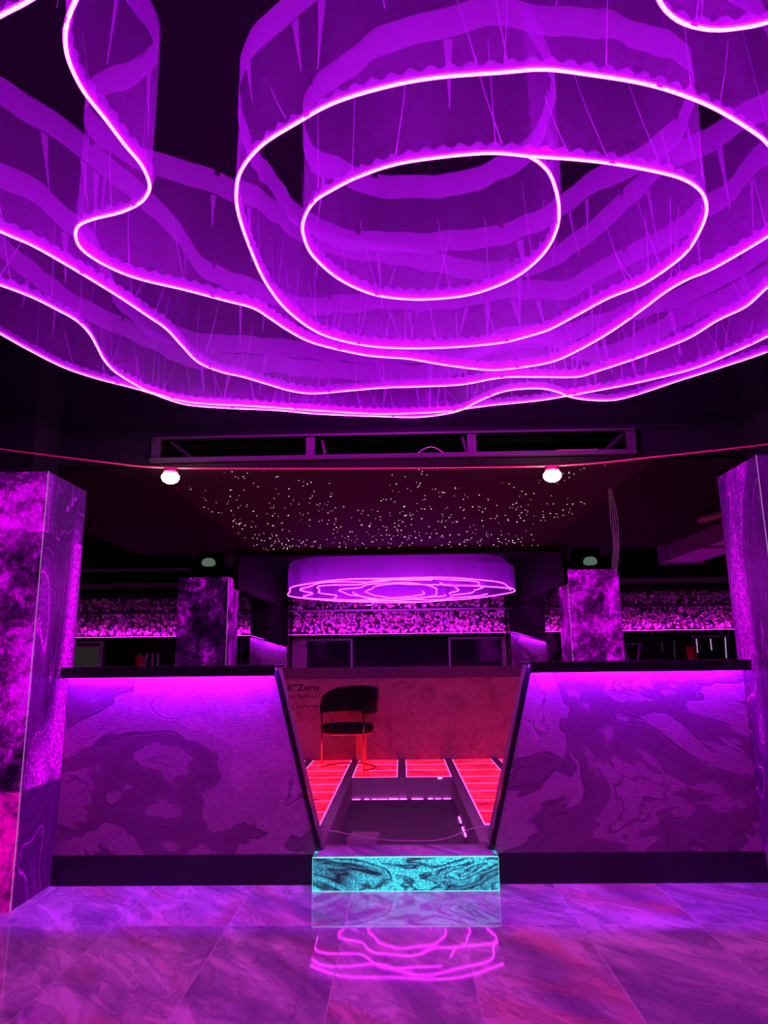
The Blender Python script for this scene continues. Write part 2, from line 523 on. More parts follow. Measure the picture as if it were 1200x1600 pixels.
counter(-1, 'bar counter with slate front left of the glowing cyan step, slanted inner edge', 2.168)
counter(1, 'bar counter with slate front right of the glowing cyan step, slanted inner edge', 2.168)

# ------------------------------------------------------------------ cyan step
st = thing('glowing_step', 'low cyan backlit stone step between the two counters', 'step', (0, 4.6, 0))
MB().box(-.54, .54, 4.51, 4.60, .0, .175).box(-.44, .44, 4.60, 4.725, 0, .175).build('core', M['plinth'], st)
MB().box(-.548, .548, 4.488, 4.508, .004, .184).build('front_panel', M['step_cyan'], st)
MB().box(-.548, -.541, 4.512, 4.60, .004, .184).build('side_panel', M['step_cyan'], st)
MB().box(.541, .548, 4.512, 4.60, .004, .184).build('side_panel', M['step_cyan'], st)
MB().prism([(-.525, 4.495), (.525, 4.495), (.525, 4.604), (.497, 4.604), (.497, 4.728), (-.497, 4.728), (-.497, 4.604), (-.525, 4.604)], 'z', .184, .197).build('tread', M['marble_cap'], st, bevel=.002)
for a, b in (((-.548, 4.488), (-.525, 4.60)), ((.525, 4.488), (.548, 4.60))):
    MB().box(a[0], b[0], a[1], b[1], .1845, .193).build('edge_panel', M['step_cyan'], st)
MB().box(-.548, .548, 4.486, 4.490, .184, .189).build('edge_light', M['strip_cyan'], st)
for x in (-.549, .547):
    MB().box(x, x + .002, 4.486, 4.488, .004, .184).build('edge_light', M['strip_cyan'], st)
MB().box(-.548, .548, 4.486, 4.488, .001, .004).build('edge_light', M['strip_cyan'], st)

# ------------------------------------------------------------------ dance floor of red light panels with an open pit
df = thing('dance_floor', 'raised dance floor of red glowing panels with an open pit in the middle', 'dance floor', (0, 6.7, 0))
PX, X0, bw = .53, -.02, .08
Y0, Y1, PY = 5.27, 8.46, .4
pitY = 7.24
cols = range(-4, 4)           # column c spans beam c .. c+1
for c in range(-4, 5):
    xc = X0 + PX * c
    ya = 4.76 if c != 0 else pitY
    MB().box(xc - bw / 2, xc + bw / 2, ya, Y1, 0, .2).build('joist', M['wood'], df)
for c in cols:
    xa, xb = X0 + PX * c + bw / 2 + .001, X0 + PX * (c + 1) - bw / 2 - .001
    inner = c in (-1, 0)
    if not inner:
        MB().box(xa, xb, 4.76, 5.23, 0, .198).build('edge_board', M['wood'], df)
        MB().box(xa, xb, 5.235, Y1, .0, .185).build('light_box', M['plinth'], df)
    else:
        MB().box(xa, xb, pitY + .02, Y1, 0, .185).build('light_box', M['plinth'], df)
        MB().box(xa, xb, pitY - .012, pitY + .019, 0, .197).build('pit_board', M['wood'], df)
    ys = [8.46, 8.09, 7.68, 7.265, 6.88, 6.5, 6.1, 5.68, 5.27]
    for k in range(8):
        b_, a_ = ys[k], ys[k + 1]
        if inner and a_ < pitY: break
        MB().box(xa + .012, xb - .012, a_ + .012, b_ - .003, .186, .199).build('light_panel', M['red'], df)
        MB().box(xa + .002, xb - .002, a_ - .001, a_ + .009, .186, .2).build('led_line', M['strip_pink'], df)
    ya = pitY + .03 if inner else 5.27
    for xx in ((xb - .010, xb - .002), (xa + .002, xa + .010)):
        MB().box(xx[0], xx[1], ya, 8.45, .186, .2005).build('led_line', M['strip_pink'], df)
# broken LED strip lying at the foot of the pit boards
xa = -.50
while xa < .44:
    L = random.uniform(.04, .16)
    MB().box(xa, min(xa + L, .45), pitY - .024, pitY - .014, .0, random.uniform(.003, .008)).build('pit_led', M['strip_pit'], df)
    xa += L + random.uniform(.01, .05)
for a in (5.75, 6.2, 6.32):
    MB().box(.458, .466, a, a + (.3 if a < 6 else .1), 0, .010).build('pit_led', M['strip_pit'], df)
MB().box(.33, .37, pitY - .016, pitY - .010, .185, .203).build('pit_lamp', M['strip_pit'], df)

bx = MB().box(-.11, .11, -.12, .12, 0, .008).box(-.11, -.10, -.12, .12, .008, .055).box(.10, .11, -.12, .12, .008, .055).box(-.10, .10, -.12, -.11, .008, .055).box(-.10, .10, .11, .12, .008, .055).box(-.106, .106, -.116, .116, .055, .063)
o = bx.build('junction_box', M['wood']); o.location = (-.30, 5.55, 0); o.rotation_euler.z = R(-6)
tag(o, 'small reddish box lying on the pit floor by its left side', 'box')

def catmull(p, step=.03, closed=False):
    p = [Vector(q) for q in p]; n = len(p); out = []
    segs = n if closed else n - 1
    for i in range(segs):
        a, b, c, d = (p[(i - 1) % n] if closed or i else p[0]), p[i], p[(i + 1) % n], (p[(i + 2) % n] if closed or i + 2 < n else p[-1])
        k = max(2, int((c - b).length / step))
        for j in range(k):
            t = j / k
            out.append(.5 * ((2 * b) + (c - a) * t + (2 * a - 5 * b + 4 * c - d) * t * t + (3 * b - a - 3 * c + d) * t ** 3))
    if not closed: out.append(p[-1])
    return out


o = MB().tube(catmull([(-.545, 4.80, .27), (-.45, 4.80, .262), (-.2, 4.80, .215), (0, 4.80, .202), (.2, 4.80, .203), (.33, 4.80, .235), (.44, 4.80, .275), (.545, 4.80, .285)], .03), .0035, 6).build('loose_cable', M['white_cable'], smooth=True)
tag(o, 'thin pale cable sagging between the counters behind the cyan step', 'cable')

# ------------------------------------------------------------------ red lit board wall behind the dance floor
wr = struct('wall_red', MB().box(-2.6, 2.6, 8.475, 8.56, 0, 1.235), M['osb'], )
tag(wr, 'board wall lit red behind the dance floor')
for i, (a, b) in enumerate(((-2.6, -.66), (-.655, .74), (.745, 2.6))):
    MB().box(a, b, 8.462, 8.475, 1.105, 1.235).build('cap_panel', M['cap_dark'], wr)


def text_mesh(body, width, height, loc, bold=.0):
    cu = bpy.data.curves.new('t', 'FONT'); cu.body = body; cu.size = 1; cu.offset = bold; cu.extrude = .002; cu.resolution_u = 3
    tmp = bpy.data.objects.new('t', cu); COL.objects.link(tmp)
    dg = bpy.context.evaluated_depsgraph_get()
    me = bpy.data.meshes.new_from_object(tmp.evaluated_get(dg))
    bpy.data.objects.remove(tmp)
    xs = [v.co.x for v in me.vertices]; ys = [v.co.y for v in me.vertices]
    sx = width / (max(xs) - min(xs)); sy = height / (max(ys) - min(ys))
    x0, y0 = min(xs), min(ys)
    for v in me.vertices:
        v.co = Vector(((v.co.x - x0) * sx + loc[0], loc[1] - v.co.z, (v.co.y - y0) * sy + loc[2]))
    me.materials.clear(); me.materials.append(M['text'])
    return me


a = at(449, 1080, Y=8.472); b = at(499, 1068, Y=8.472)
link('printed_text', text_mesh('8°Zero', b.x - a.x, b.z - a.z, (a.x, 8.473, a.z), .03), wr)
a = at(450, 1091, Y=8.472); b = at(496, 1084, Y=8.472)
link('printed_text', text_mesh('can build on', b.x - a.x, b.z - a.z, (a.x, 8.473, a.z), .01), wr)
a = at(456, 1109, Y=8.472); b = at(500, 1103, Y=8.472)
mb = MB(); pts = []
for i in range(15):
    t_ = i / 14
    pts.append((a.x + (b.x - a.x) * t_, 8.472, a.z + .035 + (.012 * math.sin(i * 2.2) if i > 3 else -.035 * math.sin(i / 3 * math.pi))))
mb.tube(catmull(pts, .01), .0045, 5).build('printed_mark', M['text'], wr)

# ------------------------------------------------------------------ chair
ch = thing('barrel_chair', 'dark velvet barrel chair with thin gold legs on the red dance floor', 'chair', (-.585, 7.84, .2))
ch.rotation_euler.z = R(-26)


def cpart(mb, name, mat, smooth=True):
    me = mb.mesh(name, mat, smooth); o = bpy.data.objects.new(name, me); COL.objects.link(o); o.parent = ch
    return o


# local: back is +y, seat faces -y
def arc(r, a, z, cy=0.0): return (r * math.sin(a), cy + r * math.cos(a), z)
mb = MB(); NA, rr = 40, .285
rows = []
for i in range(NA + 1):
    a_ = R(-118 + 236 * i / NA)
    q = abs(a_) / R(118)
    ztop = .575 + .235 * (1 - q ** 2.6) ** .7 + .03
    zb = .565
    th = .030 * (1 - .35 * q ** 6)
    prof = []
    for k in range(12):
        an = 2 * math.pi * k / 12
        hz = (ztop - zb) / 2
        cz = (ztop + zb) / 2
        ex = math.copysign(abs(math.cos(an)) ** .6, math.cos(an)); ez = math.copysign(abs(math.sin(an)) ** .5, math.sin(an))
        prof.append(arc(rr + th * ex + .05 * max(0, ez) * (1 - q), a_, cz + hz * ez, 0))
    rows.append(prof)
for pr in rows: mb.v += pr
for i in range(NA):
    for k in range(12):
        k2 = (k + 1) % 12
        mb.face([i * 12 + k, i * 12 + k2, (i + 1) * 12 + k2, (i + 1) * 12 + k])
mb.face(list(range(12))); mb.face([NA * 12 + k for k in range(12)][::-1])
cpart(mb, 'backrest', M['velvet'])
mb = MB().lathe([(.10, .375), (.255, .378), (.275, .395), (.278, .43), (.26, .452), (.12, .462), (.01, .463)], n=28)
mb.v = [(x * 1.02, y * .98 - .02, z) for x, y, z in mb.v]
cpart(mb, 'seat', M['velvet'])
mb = MB().tube([arc(.272, R(a_), .37, -.02) for a_ in range(0, 360, 12)], .009, 6, closed=True)
cpart(mb, 'seat_ring', M['gold'])
for s_ in (-1, 1):
    p = arc(.285, R(s_ * 116), 0)
    mb = MB().tube([(p[0], p[1], .0), (p[0], p[1], .57)], .0095, 8)
    cpart(mb, 'leg', M['gold'])
mb = MB().tube([arc(.285, R(-116 + 232 * i / 30), .009) for i in range(31)], .009, 6)
cpart(mb, 'base_ring', M['gold'])
for k in range(9):
    a_ = R(-12 + 3 * k)
    mb = MB().tube([arc(.285, a_, .005), arc(.285, a_, .36), arc(.285, a_ * 2.2, .58)], .004, 5)
    cpart(mb, 'back_rod', M['gold'])

# ------------------------------------------------------------------ star ceiling + front frame
sp = thing('star_ceiling_panel', 'dark ceiling panel sprinkled with tiny fibre optic stars', 'ceiling panel', (0, 6.6, 2.64))
MB().box(-1.755, 1.735, 4.70, 8.515, 2.64, 2.68).build('panel', plain('dark_maroon_panel', (.020, .006, .014), .7, scale=3, spec=.15), sp)
mb = MB(); rs = random.Random(3)
for i in range(620):
    x = rs.uniform(-1.70, 1.66); y = 4.75 + (8.45 - 4.75) * rs.random() ** .9
    if noise.noise(Vector((x * 1.6, y * 1.1, 3))) < -.22: continue
    if y < 5.2 and abs(x) > 1.45: continue
    r_ = rs.choice([.003, .0034, .004, .0048, .0062]) * (y / 6.5)
    b = len(mb.v)
    for q in ((r_, 0, 0), (0, r_, 0), (-r_, 0, 0), (0, -r_, 0), (0, 0, -r_ * .8)): mb.v.append((x + q[0], y + q[1], 2.6395 + q[2]))
    for k in range(4): mb.face([b + (k + 1) % 4, b + k, b + 4])
tag(mb.build('stars', M['star'], sp), kind='stuff')

tf = thing('ceiling_frame', 'dark steel ladder frame above the front edge of the star ceiling', 'frame', (0, 4.6, 2.66))
MB().box(-1.70, 1.60, 4.585, 4.62, 2.665, 2.695).build('lower_rail', M['steel'], tf)
MB().box(-1.68, 1.60, 4.58, 4.60, 2.828, 2.842).build('upper_rail', M['steel'], tf)
for x in (-1.665, -.60, .50, 1.575):
    MB().box(x - .03, x + .03, 4.60, 4.64, 2.696, 2.843).build('upright', M['steel'], tf)
for (xa, xb) in ((-1.58, -1.42), (-.53, -.50), (.44, .47), (1.55, 1.40)):
    MB().tube([(xa, 4.66, 2.83), (xb, 4.66, 2.70)], .014, 6).build('brace', M['steel'], tf)
MB().box(1.08, 1.36, 4.64, 4.70, 2.70, 2.715).build('bracket_plate', M['red_lit_cord'], tf)
o = MB().tube([(.22 + .09 * math.cos(a_), 4.64 + .02 * math.sin(3 * a_), 2.700 + .045 * max(0, math.sin(a_))) for a_ in [i * math.pi / 12 for i in range(25)]], .003, 5).build('cable_coil', M['white_cable'])
tag(o, 'loop of cable lying on the steel ceiling frame', 'cable')

# cord with two bulbs, the red light on it painted into its colour
pb1 = at(267, 731, Y=4.45); pb2 = at(862, 728, Y=4.45)
pl = at(0, 708, Y=4.30); pr_ = at(1200, 697, Y=4.30)
el = Vector((-2.66, 4.16, pl.z + .01)); er = Vector((2.66, 4.16, pr_.z + .012))
mid = (pb1 + pb2) / 2 + Vector((0, 0, -.012))
o = MB().tube(catmull([el, (el * .4 + pb1 * .6) - Vector((0, 0, .012)), pb1, mid, pb2, (er * .4 + pb2 * .6) - Vector((0, 0, .012)), er], .06), .0055, 6).build('lamp_cord', M['red_lit_cord'], smooth=True)
tag(o, 'cord tinted with red light, stretched between the tall front pillars carrying two bulbs', 'cord')
for p, lb in ((pb1, 'bare white bulb on the red-lit cord above the left counter'), (pb2, 'bare white bulb on the red-lit cord above the right counter')):
    p = p - Vector((0, 0, .026))
    t = thing('light_bulb', lb, 'light bulb', p, 'bulbs on the red cord')
    MB().lathe([(.005, .018), (.034, .016), (.046, .0), (.046, -.016)], p, 16).build('socket', M['red_lit_cord'], t, True)
    MB().lathe([(.046, -.017), (.056, -.028), (.058, -.044), (.047, -.064), (.026, -.077), (.004, -.081)], p, 18).build('globe', M['bulb'], t, True)

# ------------------------------------------------------------------ rose chandelier (LED tube + sheer cloth)
ZT = 2.90
rose = thing('rose_chandelier', 'huge rose shaped chandelier of sheer purple cloth and glowing LED tube near the front', 'chandelier', (0, 2.6, ZT))


def ribbon(path, heights, tube_r, par, mats, pleat=.006, hem=.12, ruffle=True, seed=0, rows=9, tube_step=2):
    """path: resampled world points; cloth rises from the tube to heights"""
    rnd = random.Random(seed)
    N = len(path)
    # tube
    mb = MB().tube(path[::tube_step] if len(path) > 8 else path, tube_r, 8)
    tb = mb.build('led_tube', mats['sleeve'], par, True)
    if mats.get('core'):
        MB().tube([p - Vector((0, 0, tube_r * .42)) for p in path[::tube_step]], tube_r * .84, 8).build('tube_core', mats['core'], tb, True)
    # side vectors
    side = []; s = [0]
    for i in range(N):
        t = path[min(i + 1, N - 1)] - path[max(i - 1, 0)]
        t.z = 0; t.normalize(); side.append(Vector((t.y, -t.x, 0)))
        if i: s.append(s[-1] + (path[i] - path[i - 1]).length)
    ph = rnd.uniform(0, 9)

    def off(i, v):
        return pleat * (1 + .6 * math.sin(s[i] * 2.1 + ph)) * (math.sin(s[i] * 43 + 2.2 * math.sin(s[i] * 5 + ph)) * (1 - v * .75) + .9 * math.sin(s[i] * 17 + ph + 1.4 * v)) * min(1, v * 5 + .25)
    mb = MB()
    for i in range(N):
        for k in range(rows + 1):
            v = k / rows
            mb.v.append(tuple(path[i] + Vector((0, 0, tube_r * .6 + heights[i] * v)) + side[i] * off(i, v)))
    for i in range(N - 1):
        for k in range(rows):
            a = i * (rows + 1) + k; b = (i + 1) * (rows + 1) + k
            u0, u1 = s[i], s[i + 1]; v0, v1 = heights[i] * k / rows, heights[i] * (k + 1) / rows
            mb.face([a, b, b + 1, a + 1], [(u0, v0), (u1, v0), (u1, v1), (u0, v1)])
    mb.build('sheer_cloth', mats['fabric'], par, True)
    # doubled hem along the top
    mb = MB()
    for i in range(N):
        for k in range(3):
            z = tube_r * .6 + heights[i] - hem * (1 - k / 2) + .004 * math.sin(s[i] * 31)
            v = z / max(heights[i], .01)
            mb.v.append(tuple(path[i] + Vector((0, 0, z)) + side[i] * (off(i, v) + .006)))
    for i in range(N - 1):
        for k in range(2):
            a = i * 3 + k; b = (i + 1) * 3 + k
            mb.face([a, b, b + 1, a + 1], [(s[i], k * .06), (s[i + 1], k * .06), (s[i + 1], k * .06 + .06), (s[i], k * .06 + .06)])
    mb.build('hem', mats['hem'], par, True)
    if ruffle:
        # folds gathered at the hem and fans of thread above the tube
        mb = MB(); nx = .15
        for i in range(2, N - 2):
            if s[i] < nx: continue
            nx = s[i] + rnd.uniform(.04, .20)
            H_ = heights[i]
            if rnd.random() < .30:
                z1 = H_ - hem; z0 = z1 - rnd.uniform(.15, .34); w1, w0 = rnd.uniform(.008, .02), .002; lean = rnd.uniform(-.05, .05)
            else:
                z0 = .02; z1 = z0 + rnd.uniform(.12, .42); w0, w1 = .0022, .0014; lean = rnd.uniform(-.10, .10)
            T = Vector((-side[i].y, side[i].x, 0)); o_ = side[i] * (off(i, .5) + .008)
            b = len(mb.v); z0 = max(z0, .02)
            for (w_, z_, l_) in ((w0, z0, lean), (w1 * .35 + w0 * .65, (z0 + z1) / 2, lean * .45), (w1, z1, 0)):
                for sg_ in (-1, 1): mb.v.append(tuple(path[i] + o_ + T * (l_ + sg_ * w_) + Vector((0, 0, z_))))
            for q in (0, 2): mb.face([b + q, b + q + 1, b + q + 3, b + q + 2], [(s[i], 0), (s[i] + .01, 0), (s[i] + .01, .1), (s[i], .1)])
        tag(mb.build('gathered_folds', mats['hem'], par, True), kind='stuff')
        mb = MB()
        for i in range(N):
            hz = .038 + .007 * math.sin(s[i] * 112 + ph)
            mb.v.append(tuple(path[i] + side[i] * -.004 + Vector((0, 0, tube_r * .5))))
            mb.v.append(tuple(path[i] + side[i] * (-.010 + .006 * math.sin(s[i] * 112)) + Vector((0, 0, tube_r * .5 + hz))))
        for i in range(N - 1):
            a = i * 2
            mb.face([a, a + 2, a + 3, a + 1], [(s[i], 0), (s[i + 1], 0), (s[i + 1], .05), (s[i], .05)])
        mb.build('ruffle', mats['ruffle'] if 'ruffle' in mats else mats['hem'], par, True)
    return s


ROSE_MATS = {'sleeve': M['neon_sleeve'], 'core': M['neon_core'], 'ruffle': M['ruffle'], 'fabric': M['fabric'], 'hem': M['hem']}
# tube layout: frame positions of the tube on its hanging plane and the cloth height there
C1 = [(826, 243, 0.58), (845, 255, 0.58), (862, 277, 0.58), (873, 320, 0.58), (869, 360, 0.58), (845, 400, 0.58), (800, 435, 0.6), (740, 458, 0.62), (680, 466, 0.62), (630, 466, 0.62), (580, 458, 0.6), (530, 435, 0.58), (490, 400, 0.492), (475, 370, 0.487), (474, 345, 0.487), (490, 315, 0.492), (520, 295, 0.501), (560, 275, 0.514), (620, 255, 0.533), (700, 243, 0.558), (770, 238, 0.58), (830, 243, 0.58), (900, 248, 0.58), (960, 255, 0.58), (1030, 268, 0.58), (1070, 280, 0.58), (1095, 298, 0.58), (1104, 322, 0.58), (1098, 350, 0.58), (1075, 390, 0.6), (1040, 420, 0.62), (1000, 445, 0.64), (950, 465, 0.66), (900, 492, 0.66), (860, 513, 0.66), (830, 523, 0.66), (780, 535, 0.66), (700, 542, 0.66), (620, 543, 0.66), (560, 537, 0.64), (500, 520, 0.62), (450, 485, 0.6), (415, 440, 0.58), (390, 385, 0.47), (372, 330, 0.47), (370, 290, 0.47), (380, 260, 0.47), (410, 225, 0.47), (460, 193, 0.483), (520, 160, 0.501), (600, 135, 0.527), (680, 120, 0.552), (780, 112, 0.58), (850, 107, 0.58), (920, 115, 0.58), (1000, 128, 0.58), (1060, 145, 0.58), (1120, 170, 0.58), (1180, 207, 0.58), (1200, 225, 0.58), (1230, 262, 0.58), (1240, 305, 0.58), (1228, 345, 0.56), (1200, 368, 0.6), (1115, 418, 0.64), (1075, 435, 0.66), (1040, 455, 0.66), (1000, 485, 0.66), (950, 520, 0.66), (900, 548, 0.66), (860, 565, 0.66), (800, 575, 0.66), (760, 577, 0.66), (700, 570, 0.66), (640, 560, 0.66), (600, 557, 0.66), (560, 552, 0.66), (490, 535, 0.64), (450, 515, 0.64), (420, 495, 0.62), (395, 480, 0.62), (350, 468, 0.62), (290, 452, 0.62), (230, 438, 0.62), (190, 425, 0.62), (150, 405, 0.62), (125, 385, 0.62), (118, 365, 0.62), (125, 350, 0.62), (150, 340, 0.62), (190, 330, 0.62), (220, 315, 0.62), (233, 297, 0.62), (232, 280, 0.62), (220, 255, 0.62), (195, 225, 0.62), (165, 185, 0.62), (130, 140, 0.62), (108, 95, 0.62), (102, 60, 0.62), (105, 35, 0.62), (118, 0, 0.62), (150, -50, 0.6), (240, -120, 0.6), (420, -165, 0.47)]
C2 = [(1010, -70, .6), (1020, -30, .6), (1030, 0, .6), (1045, 20, .6), (1070, 36, .6), (1110, 45, .6), (1150, 43, .6), (1200, 33, .6), (1270, 5, .6), (1330, -40, .6)]
C3 = [(1330, 215, .6), (1320, 310, .6), (1265, 395, .64), (1200, 447, .66), (1165, 478, .66), (1120, 500, .66), (1080, 525, .66), (1040, 542, .66), (985, 562, .66), (930, 580, .64), (900, 588, .6), (840, 588, .6), (800, 588, .6), (770, 591, .6), (720, 600, .6), (660, 603, .6), (600, 605, .62), (540, 610, .62), (490, 614, .62), (455, 610, .62), (420, 600, .62), (380, 588, .62), (345, 580, .62), (310, 565, .62), (285, 540, .62), (260, 513, .62), (230, 492, .62), (190, 465, .62), (150, 440, .62), (100, 410, .62), (50, 382, .62), (0, 360, .62), (-80, 318, .6), (-150, 245, .6), (-150, 150, .55), (-85, 75, .55), (0, 24, .55), (45, 0, .55), (110, -45, .55), (220, -150, .55)]
C4 = [(-170, 375, .55), (-80, 417, .55), (0, 444, .55), (50, 463, .55), (90, 483, .5), (120, 500, .5), (140, 520, .5), (154, 545, .5), (162, 560, .5), (180, 580, .48), (215, 602, .46), (240, 613, .46), (300, 628, .46), (400, 634, .46), (500, 641, .46), (600, 646, .46), (700, 642, .46), (725, 638, .46), (770, 632, .46), (840, 625, .46), (890, 617, .46), (950, 606, .48), (1000, 596, .5), (1080, 576, .5), (1140, 552, .5), (1200, 524, .5), (1280, 480, .5), (1340, 420, .5)]
C5 = [(-200, 390, .5), (-130, 440, .5), (-60, 485, .5), (0, 520, .48), (50, 548, .46), (100, 573, .44), (150, 590, .42), (200, 603, .40), (235, 613, .38), (290, 631, .36), (360, 637, .36), (430, 640, .36), (500, 646, .36), (600, 650, .36), (650, 651, .36), (690, 647, .36), (720, 640, .36), (750, 625, .38), (790, 610, .4), (840, 606, .4), (870, 611, .4), (890, 619, .38), (920, 624, .36), (960, 624, .36), (1000, 614, .38), (1060, 594, .42), (1120, 575, .44), (1200, 548, .46), (1280, 512, .46), (1350, 460, .46)]
# one continuous spiral: centre, inner rings, wavy petal, over the viewer's head and round again
SPIRAL = C1 + [(600, -195, .55), (800, -190, .55), (940, -135, .58)] + C2 + [(1365, 30, .6), (1360, 120, .6)] + C3
OUT4L = [(-1.35, 1.1, .5), (-1.78, 1.7, .5)]; OUT4R = [(1.85, 2.0, .5), (1.62, 1.4, .5), (1.2, 1.0, .5)]
OUT5 = [(2.12, 2.2, .46), (2.05, 1.5, .46), (1.7, .85, .46), (.95, .4, .46), (0, .25, .46), (-.95, .4, .46), (-1.7, .85, .46), (-2.02, 1.45, .46), (-2.08, 2.0, .46)]
for n_, C in enumerate((SPIRAL, C4, C5)):
    pts = [at(a, b, Z=ZT) for a, b, _ in C]
    if n_ == 1:
        pts = [Vector((x, y, ZT)) for x, y, _ in OUT4L] + pts + [Vector((x, y, ZT)) for x, y, _ in OUT4R]; C = OUT4L + C + OUT4R
    if n_ == 2:
        pts = pts + [Vector((x, y, ZT)) for x, y, _ in OUT5] + [pts[0].copy()]; C = C + OUT5 + [C[0]]
    path = []; hs = []
    base = catmull(pts, .011)
    # heights follow the control points along the path
    idx = []; j = 0
    cum = [0]
    for i in range(1, len(base)): cum.append(cum[-1] + (base[i] - base[i - 1]).length)
    knots = []
    for p in pts:
        best = min(range(j, min(len(base), j + 700)), key=lambda q: (base[q] - p).length_squared)
        knots.append(best); j = best
    for i in range(len(base)):
        k = 0
        while k < len(knots) - 2 and knots[k + 1] <= i: k += 1
        a, b = knots[k], knots[k + 1]
        f_ = (i - a) / max(1, b - a)
        hs.append(C[k][2] * (1 - f_) + C[k + 1][2] * f_)
    s = ribbon(base, hs, .0062, rose, ROSE_MATS, seed=n_)
    # joints in the tube and hanging wires with clips
    nxt = .4
    for i in range(len(base)):
        if s[i] > nxt:
            nxt += .95 + .3 * math.sin(nxt * 7)
            d = (base[min(i + 1, len(base) - 1)] - base[i - 1]).normalized() * .010
            MB().tube([base[i] - d, base[i] + d], .0075, 8).build('tube_clip', M['neon_joint'], rose)
            top = base[i] + Vector((0, 0, hs[i] + .008))
            MB().box(top.x - .012, top.x + .012, top.y - .004, top.y + .004, top.z - .03, top.z + .02).tube([top, (top.x, top.y, 3.75)], .0015, 4).build('hanging_wire', M['steel'], rose)

# ------------------------------------------------------------------ small rose chandelier at the rear
rear = thing('rose_chandelier', 'smaller rose shaped chandelier hanging in the recess behind the star ceiling', 'chandelier', (0, 10.4, 2.3))
ZR = 2.37
REAR_MATS = {'sleeve': M['rear_sleeve'], 'core': None, 'fabric': M['dense'], 'hem': M['hem']}


def loop(rx, ry, cx, cy, wob, ph, n=72, a0=0, a1=360, grow=0.0):
    out = []
    for i in range(n + 1):
        t_ = i / n; a_ = R(a0 + (a1 - a0) * t_)
        k = 1 + wob * math.sin(5 * a_ + ph) + wob * .7 * math.sin(9 * a_ + 2 * ph) + grow * t_
        out.append(Vector((cx + rx * k * math.cos(a_), cy + ry * k * math.sin(a_), ZR - .10 * (1 + k * math.sin(a_)) / 2)))
    return out


for n_, (rx, ry, wob, ph, a0, a1, grow) in enumerate(((1.71, 1.46, .025, .3, 0, 360, 0), (1.50, 1.24, .08, 1.2, 20, 360, .0), (1.12, .95, .10, 2.6, -60, 290, .12), (.80, .66, .08, 4.0, 30, 385, .12), (.38, .34, .05, 5.0, 0, 540, .8))):
    pth = catmull(loop(rx, ry, -.02, 10.68, wob, ph, 80 if a1 - a0 < 400 else 100, a0, a1, grow), .05)
    ribbon(pth, [.36] * len(pth), .0062, rear, REAR_MATS, pleat=.006, hem=.05, ruffle=False, seed=20 + n_, rows=3, tube_step=1)
for a_ in range(0, 360, 45):
    x, y = -.02 + 1.7 * math.cos(R(a_)), 10.68 + 1.44 * math.sin(R(a_))
    MB().tube([(x, y, ZR + .34), (x, y, 2.9)], .003, 4).build('hanging_wire', M['steel'], rear)
MB().tube(catmull([(-.42, 12.0, ZR), (-.44, 12.0, ZR - .07), (-.48, 12.0, ZR - .14), (-.58, 12.0, ZR - .15)], .02), .004, 5).build('tube_tail', M['rear_sleeve'], rear)

# ------------------------------------------------------------------ rear wall: flower bands, dark glass bar, columns
def flower(mb, c, r, rnd):
    """five cupped petals round a centre, facing the room (-y), one connected island"""
    c = Vector(c); a0 = rnd.uniform(0, 6)
    tx, tz = rnd.uniform(-.5, .5), rnd.uniform(-.5, .5)
    n = Vector((tx, -1, tz)).normalized(); u = n.cross(Vector((0, 0, 1))).normalized(); v = u.cross(n)
    b = len(mb.v); mb.v.append(tuple(c - n * r * .15))
    for k in range(10):
        a_ = a0 + k * math.pi / 5
        rr_ = r * (1 if k % 2 == 0 else .55)
        mb.v.append(tuple(c + u * (rr_ * math.cos(a_)) + v * (rr_ * math.sin(a_)) + n * (r * (.35 if k % 2 == 0 else .05))))
    for k in range(10): mb.face([b, b + 1 + k, b + 1 + (k + 1) % 10])


def flower_wall(x0, x1, label, dens, seed):
    rnd = random.Random(seed)
    t = thing('flower_wall', label, 'flower wall', ((x0 + x1) / 2, 12.45, 1.74), 'bands of silk flowers on the rear wall')
    MB().box(x0, x1, 12.42, 12.595, 1.74, 2.5).build('backing', M['leaf'], t)
    MB().box(x0, x1, 12.20, 12.26, 2.135, 2.165).build('rail', M['frame_purple'], t)
    MB().box(x0, x1, 12.18, 12.595, 1.705, 1.739).box(x0, x1, 12.18, 12.19, 1.739, 1.7445).build('shelf', M['black_gloss'], t)
    MB().box(x0 + .01, x1 - .01, 12.225, 12.24, 1.7395, 1.748).build('led_strip', M['strip_magenta'], t)
    mb = MB()
    for i in range(int((x1 - x0) * dens)):
        z = rnd.uniform(1.78, 2.40)
        if 2.14 < z < 2.2: continue
        flower(mb, (rnd.uniform(x0 + .03, x1 - .03), 12.40 - rnd.uniform(0, .13), z), rnd.uniform(.018, .042), rnd)
    tag(mb.build('silk_flowers', M['flower'], t), kind='stuff')


flower_wall(-5.98, -2.56, 'flower band on the rear wall behind the left counter, over a grey framed door', 560, 1)
flower_wall(-1.90, 1.80, 'flower band on the rear wall behind the small chandelier', 480, 2)
flower_wall(2.42, 5.98, 'flower band on the rear wall behind the right counter, over dark cabinets', 480, 3)

struct('trim_13', MB().box(-2.55, -1.91, 12.0, 12.595, 0, 2.9), M['black_gloss'])
struct('trim_14', MB().box(1.81, 2.41, 12.0, 12.595, 0, 2.9), M['black_gloss'])

